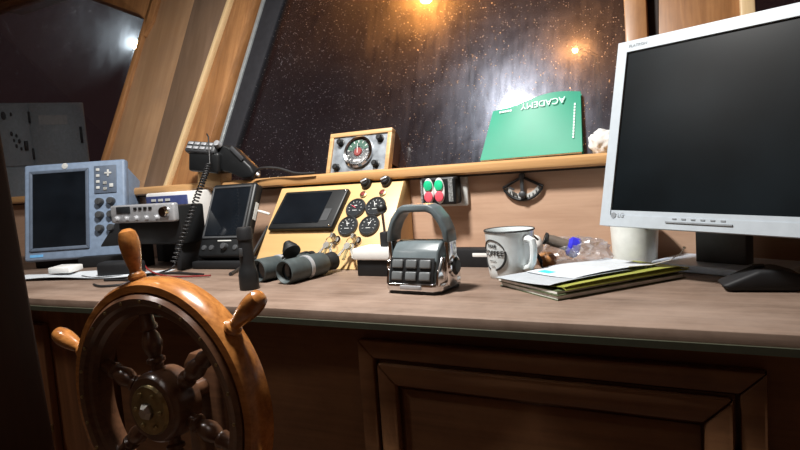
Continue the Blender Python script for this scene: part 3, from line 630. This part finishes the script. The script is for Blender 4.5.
# ------------------------------------------------------------------ mug
mg = thing('enamel_mug', 'white enamel mug with a dark rim and black round print', 'mug', T((-.357, 1.130, .90)) @ Matrix.Scale(1.035, 4))
B().lathe([(0, .004), (.036, .004), (.0395, .0), (.0415, .004), (.0430, .014), (.0450, .050), (.0468, .086), (.0478, .0905), (.0466, .0915), (.0450, .088), (.0430, .050), (.041, .012), (0, .009)], None, 56).build('cup', M.enamel, mg)
B().ring([(.0464, .0905), (.0478, .0890), (.0490, .0905), (.0480, .0925), (.0464, .0922)], None, 56).build('rim', M.ink, mg)
HA = R(-28)
hpts = [(.0440, 0, .074), (.054, 0, .076), (.064, 0, .073), (.0665, 0, .062), (.066, 0, .048), (.063, 0, .034), (.056, 0, .024), (.043, 0, .020)]
B().tube(hpts, [.0070, .0070, .0068, .0068, .0068, .0066, .0066, .0066], 10, RZ(R(-33))).build('handle', M.enamel, mg)
def wrap_text(txt, size, z, a_c, r=.0456, name='print_line', spread=1.0):
    c = bpy.data.curves.new(name, 'FONT'); c.body = txt; c.size = size; c.align_x = 'CENTER'; c.align_y = 'CENTER'; c.extrude = .0003
    o = bpy.data.objects.new(name, c); COL.objects.link(o)
    me = bpy.data.meshes.new_from_object(o.evaluated_get(bpy.context.evaluated_depsgraph_get())); bpy.data.objects.remove(o); bpy.data.curves.remove(c)
    for v in me.vertices:
        a = a_c + v.co.x*spread/r; rr = .0424 + (z+v.co.y)*.0475 + .0012 + v.co.z
        v.co = Vector((rr*cos(a), rr*sin(a), z+v.co.y))
    me.materials.clear(); me.materials.append(M.ink); o = bpy.data.objects.new(name, me); COL.objects.link(o); o.parent = mg; return o
AC = R(-120)
wrap_text('TAKE', .0095, .064, AC); wrap_text('COFFEE', .0150, .050, AC, name='print_word'); wrap_text('-----', .0110, .037, AC, name='print_rule'); wrap_text('---', .0110, .027, AC, name='print_rule')
rg = B()
for a_lo, a_hi in ((20, 160), (-75, 15), (200, 250)):
    ps = []
    for k in range(17):
        t = R(a_lo+(a_hi-a_lo)*k/16); x, y = .029*cos(t), .029*sin(t)
        a = AC + x/.0456; z = .047+y; rr = .0424 + z*.0475 + .001; ps.append((rr*cos(a), rr*sin(a), z))
    rg.tube(ps, .0011 if a_lo != -75 else .0022, 6)
rg.build('print_ring', M.ink, mg)

# ------------------------------------------------------------------ plastic bag with bits, white tub
tb = thing('white_tub', 'white tapered plastic tub standing behind the lower left corner of the monitor', 'tub', T((-.142, 1.288, .90)))
B().lathe([(0, .0), (.040, .0), (.0425, .003), (.047, .088), (.050, .090), (.050, .094), (.046, .094), (.041, .006), (0, .005)], None, 40).build('tub_wall', M.tub, tb)
fl = thing('blue_capped_torch', 'small taupe torch with a blue end lying in the clear plastic bag', 'torch', aim((-.302, 1.190, .968), (.9, .30, -.36)))
B().lathe([(0, 0), (.009, 0), (.0105, .003), (.0105, .012), (.0115, .014), (.0115, .045), (.013, .048)], None, 22).build('barrel', M.brown, fl)
B().lathe([(.013, .046), (.020, .052), (.021, .066), (.018, .070), (0, .071)], None, 26).build('head', M.tape, fl)
B().ring([(.0105, -.001), (.0125, -.001), (.0125, .004), (.0105, .004)], None, 22).build('end_ring', M.ink, fl)
on = bmesh.new(); bmesh.ops.create_uvsphere(on, u_segments=24, v_segments=14, radius=.020)
for v in on.verts: v.co.z *= .9; v.co += v.normal*.0012*noise.noise(v.co*120)
tag(MB().add(on).build('onion', M.onion, None, loc=(-.306, 1.215, .9185)), 'small brown onion in the clear bag beside the mug', 'onion')
eg = bmesh.new(); bmesh.ops.create_icosphere(eg, subdivisions=3, radius=.022)
for v in eg.verts: v.co *= 1+.15*noise.noise(v.co*60)
tag(MB().add(eg).build('white_tissue', M.cloth, None, loc=(-.345, 1.262, .945), ang=80), 'balled white tissue behind the mug handle', 'tissue')
pts = [(-.316, 1.190, .965), (-.322, 1.180, .975), (-.330, 1.185, .968), (-.326, 1.180, .950), (-.314, 1.172, .936), (-.306, 1.166, .926), (-.303, 1.160, .915), (-.290, 1.158, .906), (-.265, 1.165, .9035), (-.24, 1.18, .9035)]
cd_ = B().tube(pts, [.0022]*4+[.0042, .0042]+[.0018]*4, 8); tag(cd_.build('black_lanyard', M.cable, None), 'black cord looping down from the taupe torch to the worktop', 'cord')
bg = bmesh.new(); bmesh.ops.create_icosphere(bg, subdivisions=4, radius=1)
for v in bg.verts:
    p = v.co.copy(); n = noise.noise(p*1.7+Vector((3, 1, 2)))*.22 + abs(noise.noise(p*4.3))*.26 - .06
    x, y, z = p*(1+n)
    v.co = Vector((x*.064, y*.040, max(-.031, z*.036)))
tag(MB().add(bg).build('plastic_bag', M.bag, None, loc=(-.248, 1.225, .9335), ang=20), 'crumpled clear plastic bag between the mug and the white tub', 'bag')

# ------------------------------------------------------------------ folders and papers
FD = Matrix.Translation((-.220, .930, .90)) @ RZ(R(51)) @ Matrix.Diagonal((1, .87, .92, 1))      # local x along the long front edge, y to the left/back
def leaf(x0, x1, y0, y1, z, th, curl=0, bow=0, rot=0):
    def f(u, v):
        x = x0+(x1-x0)*u; y = y0+(y1-y0)*v
        return Vector((x, y, z + curl*max(0, u-.55)**2*4 + bow*sin(pi*u)*(1-v)))
    return f
n1 = thing('green_notebook', 'dark green notebook at the bottom of the paper stack', 'notebook', FD)
B().sheet(leaf(0, .280, 0, .192, .0096, .002), 12, 6, .0014).build('front_cover', M.folderd, n1)
B().box((.139, .096, .0048), (.274, .186, .0062)).build('pages', M.pages, n1)
B().box((.140, .096, .0009), (.280, .192, .0014)).build('back_cover', M.folderd, n1)
n2 = thing('pale_notebook', 'white edged pad in the middle of the paper stack', 'notebook', FD @ T((.003, .004, .0098)) @ RZ(R(1.5)))
B().box((.138, .097, .0051), (.274, .190, .0010)).build('cover', M.folderd, n2)
B().box((.138, .097, .0025), (.274, .188, .0040)).build('pages', M.pages, n2)
def hump(u): return max(0, sin(pi*min(1, .03+u*1.02)))**.6
def fold(u, v):
    return Vector((.012+.274*u, -.006+.150*v, .0016 + .0085*(1-v)**3*hump(u)**.3 + .006*max(0, u-.6)*(1-v)))
n3 = thing('olive_folder', 'olive green card folder with a curling front edge on top of the notebooks', 'folder', FD @ T((.002, .004, .0158)))
B().sheet(fold, 28, 12, .0012).build('cover', M.folder, n3)
B().sheet(lambda u, v: Vector((.012+.274*u, -.008+.010*v-.003*sin(pi*v), .0005 + (.0075*hump(u)**.3+.0024*max(0, u-.6))*v)), 28, 5, .0010).build('front_fold', M.folder, n3)
def sheetf(dx, dy, z, L, Wd, a, wav, ph, lift=.0075):
    ca, sa = cos(R(a)), sin(R(a))
    def f(u, v):
        x, y = L*u, Wd*v
        zz = z + lift*(1-v)**3*hump(u)**.3 + wav*(1+sin(u*pi*1.6+ph))*(.2+.8*v)*u
        return Vector((dx+x*ca-y*sa, dy+x*sa+y*ca, zz))
    return f
pa = thing('white_papers', 'white printed sheet with a cyan mark lying on the olive folder', 'paper', FD @ T((0, 0, .0200)))
f1 = sheetf(.060, .034, .0018, .200, .150, 2, .0055, .4)
B().sheet(f1, 24, 12, .0005).build('sheet', M.paper, pa)
def patch(u0, u1, v0, v1, mt, nm):
    B().sheet(lambda u, v: f1(u0+(u1-u0)*u, v0+(v1-v0)*v)+Vector((0, 0, .0006)), 8, 4, .0004).build(nm, mt, pa)
patch(.06, .14, .62, .86, M.cyan, 'cyan_mark')
for k in range(4): patch(.22, .92, .18+.17*k, .20+.17*k, M.label, 'text_line')
ps = B().sheet(sheetf(.000, .022, .0, .200, .165, 4, .001, 2.2), 20, 10, .0005)
tag(ps.build('grey_leaflet', M.papergrey, None, M=FD @ T((0, 0, .0195))), 'grey loose leaflet on the left side of the paper stack, under the white printed sheet', 'paper')
wz = B().tube([(.175, .03, .033), (.210, .010, .034), (.240, -.004, .040), (.258, -.012, .052), (.264, -.014, .060)], .0010, 6, FD); wz.ball(FD @ Vector((.2645, -.0142, .0615)), .0026, n=10)
tag(wz.build('bookmark', M.wcable, None), 'thin white bookmark string sticking up from the papers by the monitor base', 'bookmark')

# ------------------------------------------------------------------ monitor and mouse
MP = Vector((-.186, 1.142, .998)); PSI = R(27.5); TILT = R(11.5)
MM = Matrix.Translation(MP) @ RZ(-PSI) @ RX(-TILT) @ RY(R(1.2))
mo = thing('computer_monitor', 'silver grey flat monitor with a dusty dark screen on a low stand', 'monitor', MM)
w, h = .412, .342
fr = picture_frame(0, w, 0, h, .020, 0, .030, 0)
fr.box((w/2, .016, .0155), (w-.02, .028, .027)); fr.build('front_frame', M.monitor, mo)
B().box((w/2, .006, h/2+.003), (w-.036, .004, h-.046)).build('screen', M.monscreen, mo)
B().box((w/2, .034, h/2), (w-.012, .020, h-.012), bev=.006).build('rear_shell', M.monitor, mo)
B().prism([(.05, .03), (w-.05, .03), (w-.09, h-.06), (.09, h-.06)], .030, T((0, .072, 0)) @ RX(pi/2), bev=.008).build('rear_bulge', M.dgrey, mo)
B().box((.185, -.001, .012), (.110, .002, .0025)).build('button_strip', M.greytext, mo)
for k in range(6): B().box((.145+.016*k, -.0005, .018), (.007, .001, .0022)).build('button_mark', M.greytext, mo)
B().lathe([(0, .0012), (.0052, .001), (.0052, 0)], T((.028, 0, .0195)) @ RX(pi/2), 20).build('logo_disc', M.greytext, mo)
lettering('maker_name', 'LG', .011, M.greytext, mo, T((.043, -.0006, .0195)) @ RX(pi/2))
lettering('model_name', 'FLATRON', .0075, M.greytext, mo, T((.042, -.0006, h-.0105)) @ RX(pi/2), spacing=1.15)
MI = MM.inverted()
BW = Matrix.Translation((.020, 1.235, .90)) @ RZ(-R(26))
ne = B().box((0, -.004, .080), (.092, .034, .156), MI @ BW, bev=.006); ne.box((0, -.055, .135), (.08, .10, .06), MI @ BW, bev=.006); ne.build('neck', M.dgrey, mo)
rr = []
for cx_, cy_, a_ in ((.095, .045, 0), (-.095, .045, 90), (-.095, -.045, 180), (.095, -.045, 270)):
    for k in range(7): rr.append((cx_+.022*cos(R(a_+15*k)), cy_+.022*sin(R(a_+15*k))))
B().prism(rr, .014, MI @ BW @ T((0, 0, .001)), bev=.003, seg=3).build('base_plate', M.monbase, mo)
bb_ = thing('black_box', 'black box standing in the shadow behind the right half of the monitor', 'box', T((.265, 1.245, .90)) @ RZ(-R(10)))
B().box((0, 0, .055), (.18, .10, .108), bev=.006).build('box_body', M.blackm, bb_)
B().box((0, -.0505, .055), (.15, .003, .08), bev=.002).build('front_grille', M.black, bb_)
ms = thing('computer_mouse', 'black angular computer mouse on the worktop below the monitor', 'mouse', Matrix.Translation((.066, 1.066, .90)) @ RZ(R(8)))
B().prism([(-.060, .010), (-.046, .0015), (.048, .0015), (.054, .012), (.050, .026), (.020, .036), (-.008, .034)], .056, T((0, .028, 0)) @ RX(pi/2), bev=.006, seg=3).build('shell', M.blackm, ms)
B().box((-.004, 0, .0372), (.018, .005, .006), T() , bev=.002).build('scroll_wheel', M.black, ms)
B().tube([(.050, 0, .012), (.075, .02, .006), (.11, .05, .004), (.16, .08, .004)], .002, 8).build('cord', M.cable, ms)

# ------------------------------------------------------------------ loose cables
def cable(pts, r, mt, label, name='cable'):
    P = [Vector(p) for p in pts]; out = []
    for i in range(len(P)-1):
        p0, p1, p2, p3 = P[max(0, i-1)], P[i], P[i+1], P[min(len(P)-1, i+2)]
        for k in range(6):
            t = k/6; out.append(.5*((2*p1)+(-p0+p2)*t+(2*p0-5*p1+4*p2-p3)*t*t+(-p0+3*p1-3*p2+p3)*t**3))
    out.append(P[-1]); return tag(B().tube(out, r, 8).build(name, mt, None), label, 'cable')
cable([(-1.160, 1.255, 1.010), (-1.150, 1.235, 1.030), (-1.125, 1.240, 1.046), (-1.095, 1.244, 1.044), (-1.062, 1.250, 1.034)], .0035, M.wcable, 'white cable running from the plotter into the console display')
cable([(-1.155, 1.300, 1.135), (-1.120, 1.290, 1.160), (-1.06, 1.295, 1.158), (-1.00, 1.300, 1.140), (-.94, 1.303, 1.137)], .0035, M.cable, 'black cable running along the window ledge from the handset')
cable([(-1.50, .985, .904), (-1.42, .97, .904), (-1.33, 1.01, .905), (-1.26, 1.055, .904), (-1.20, 1.06, .904), (-1.12, 1.05, .904)], .003, M.cable, 'black cable on the worktop below the transceiver')
cable([(-1.36, 1.07, .925), (-1.30, 1.04, .912), (-1.22, 1.02, .904), (-1.14, 1.02, .904), (-1.08, 1.035, .905)], .0022, M.redcable, 'thin dark red cable on the worktop below the chart plotter')
cable([(-1.33, .90, .9035), (-1.28, .885, .9035), (-1.24, .91, .9035), (-1.25, .95, .9035), (-1.30, .96, .9035), (-1.36, .95, .9035)], .0028, M.cable, 'black cable loop on the worktop by the top wheel handle')
cable([(-1.072, 1.250, 1.00), (-1.066, 1.20, .96), (-1.064, 1.15, .920), (-1.06, 1.10, .9048), (-1.04, 1.06, .9048)], .0045, M.cable, 'thick black cable falling down the right side of the chart plotter')

# ------------------------------------------------------------------ ceiling lamp (above the frame) and the lights outside
for k, (P_, lb) in enumerate(((LAMP, 'round white ceiling lamp above the worktop'), (LAMP2, 'round white ceiling lamp above the wheel, nearer the side window'))):
    cl_ = thing('ceiling_lamp', lb, 'lamp', Matrix.Translation(P_), 'ceiling lamps')
    B().ring([(LAMP_R+.004, -.030), (LAMP_R+.016, -.026), (LAMP_R+.02, .04), (LAMP_R+.004, .04)], None, 48).build('housing_ring', M.white, cl_)
    B().lathe([(0, .010), (LAMP_R+.004, .010), (LAMP_R+.004, .04), (0, .04)], None, 40).build('back_plate', M.white, cl_)
M.sodium = emit('sodium_lamp', (1.0, .36, .07), 1800.0); M.deck = emit('deck_floodlight', (.80, .92, 1.0), 2500.0)
M.sodium2 = emit('distant_sodium_lamp', (1.0, .40, .12), 4500.0)
def street_lamp(p, r, mt, label):
    t = thing('street_lamp', label, 'street lamp', Matrix.Translation((p[0], p[1]+2.5, 0)))
    B().tube([(0, 0, -3), (0, 0, p[2]+.25)], .06, 12).build('post', M.soot, t)
    B().tube([(0, 0, p[2]+.25), (0, -2.5, p[2]+r+.03)], .03, 8).build('arm', M.soot, t)
    B().lathe([(r*1.3, r*.3), (r*1.1, r*.9), (0, r*1.2)], T((0, -2.5, p[2])), 20).build('shade', M.soot, t)
    B().ball((0, -2.5, p[2]), r).build('bulb', mt, t)
street_lamp((-5.36, 12, 4.86), .13, M.sodium, 'orange street lamp glowing at the top of the front window')
street_lamp((-2.28, 12, 3.258), .045, M.sodium2, 'small distant orange street lamp above the green booklet')
dl = thing('deck_light', 'white floodlight shining outside the side window', 'floodlight', T((-5.75, 4.75, 0)))
DP = Vector((-5.75, 4.75, 2.78))
B().tube([(0, .06, -3), (0, .06, DP.z-.02)], .03, 10).build('post', M.soot, dl)
B().ball((0, 0, DP.z), .05, sc=(1.2, .6, .9)).build('lamp_face', M.deck, dl)
oc = thing('deck_cabinet', 'grey metal switch cabinet with doors seen through the side window', 'cabinet', T((-3.08, 2.15, .30)) @ RZ(R(56)) @ T((-.225, 0, 0)) @ Matrix.Diagonal((.52, 1, 1, 1)))
B().box((0, .05, .65), (.85, .10, 1.37), bev=.006).build('body', M.cabin, oc)
def cdoor(x0, x1, z0, z1, nm='door'):
    return B().box(*bx(x0, x1, -.012, 0, z0, z1), bev=.003).build(nm, M.cabin, oc)
p1 = cdoor(-.415, -.085, 1.00, 1.325, 'switch_panel'); p2 = cdoor(-.075, .415, .955, 1.325); p3 = cdoor(-.075, .415, .30, .945); p4 = cdoor(-.415, -.085, .30, .99, 'lower_panel')
for k in range(7): B().lathe([(0, .010), (.010, .009), (.010, 0)], T((-.365, -.012, 1.265-.032*k)) @ RX(pi/2), 12).build('switch', M.black, p1)
for x, z, r in ((-.30, 1.265, .022), (-.235, 1.272, .010), (-.25, 1.17, .012), (-.21, 1.16, .010), (-.19, 1.13, .013), (-.22, 1.105, .011), (-.18, 1.09, .010), (-.235, 1.135, .009)):
    B().lathe([(0, .012), (r, .010), (r, 0)], T((x, -.012, z)) @ RX(pi/2), 12).build('socket', M.black, p1)
B().box((-.135, -.018, 1.105), (.035, .012, .05), bev=.002).build('breaker', M.black, p1)
for z in (1.255, 1.06): B().box((-.080, -.016, z), (.020, .012, .06), bev=.002).build('hinge', M.black, p2)
B().box((.375, -.018, 1.155), (.025, .014, .09), bev=.003).build('catch', M.black, p2)
B().box((.13, -.013, 1.24), (.26, .002, .05)).build('name_plate', M.label, p2)
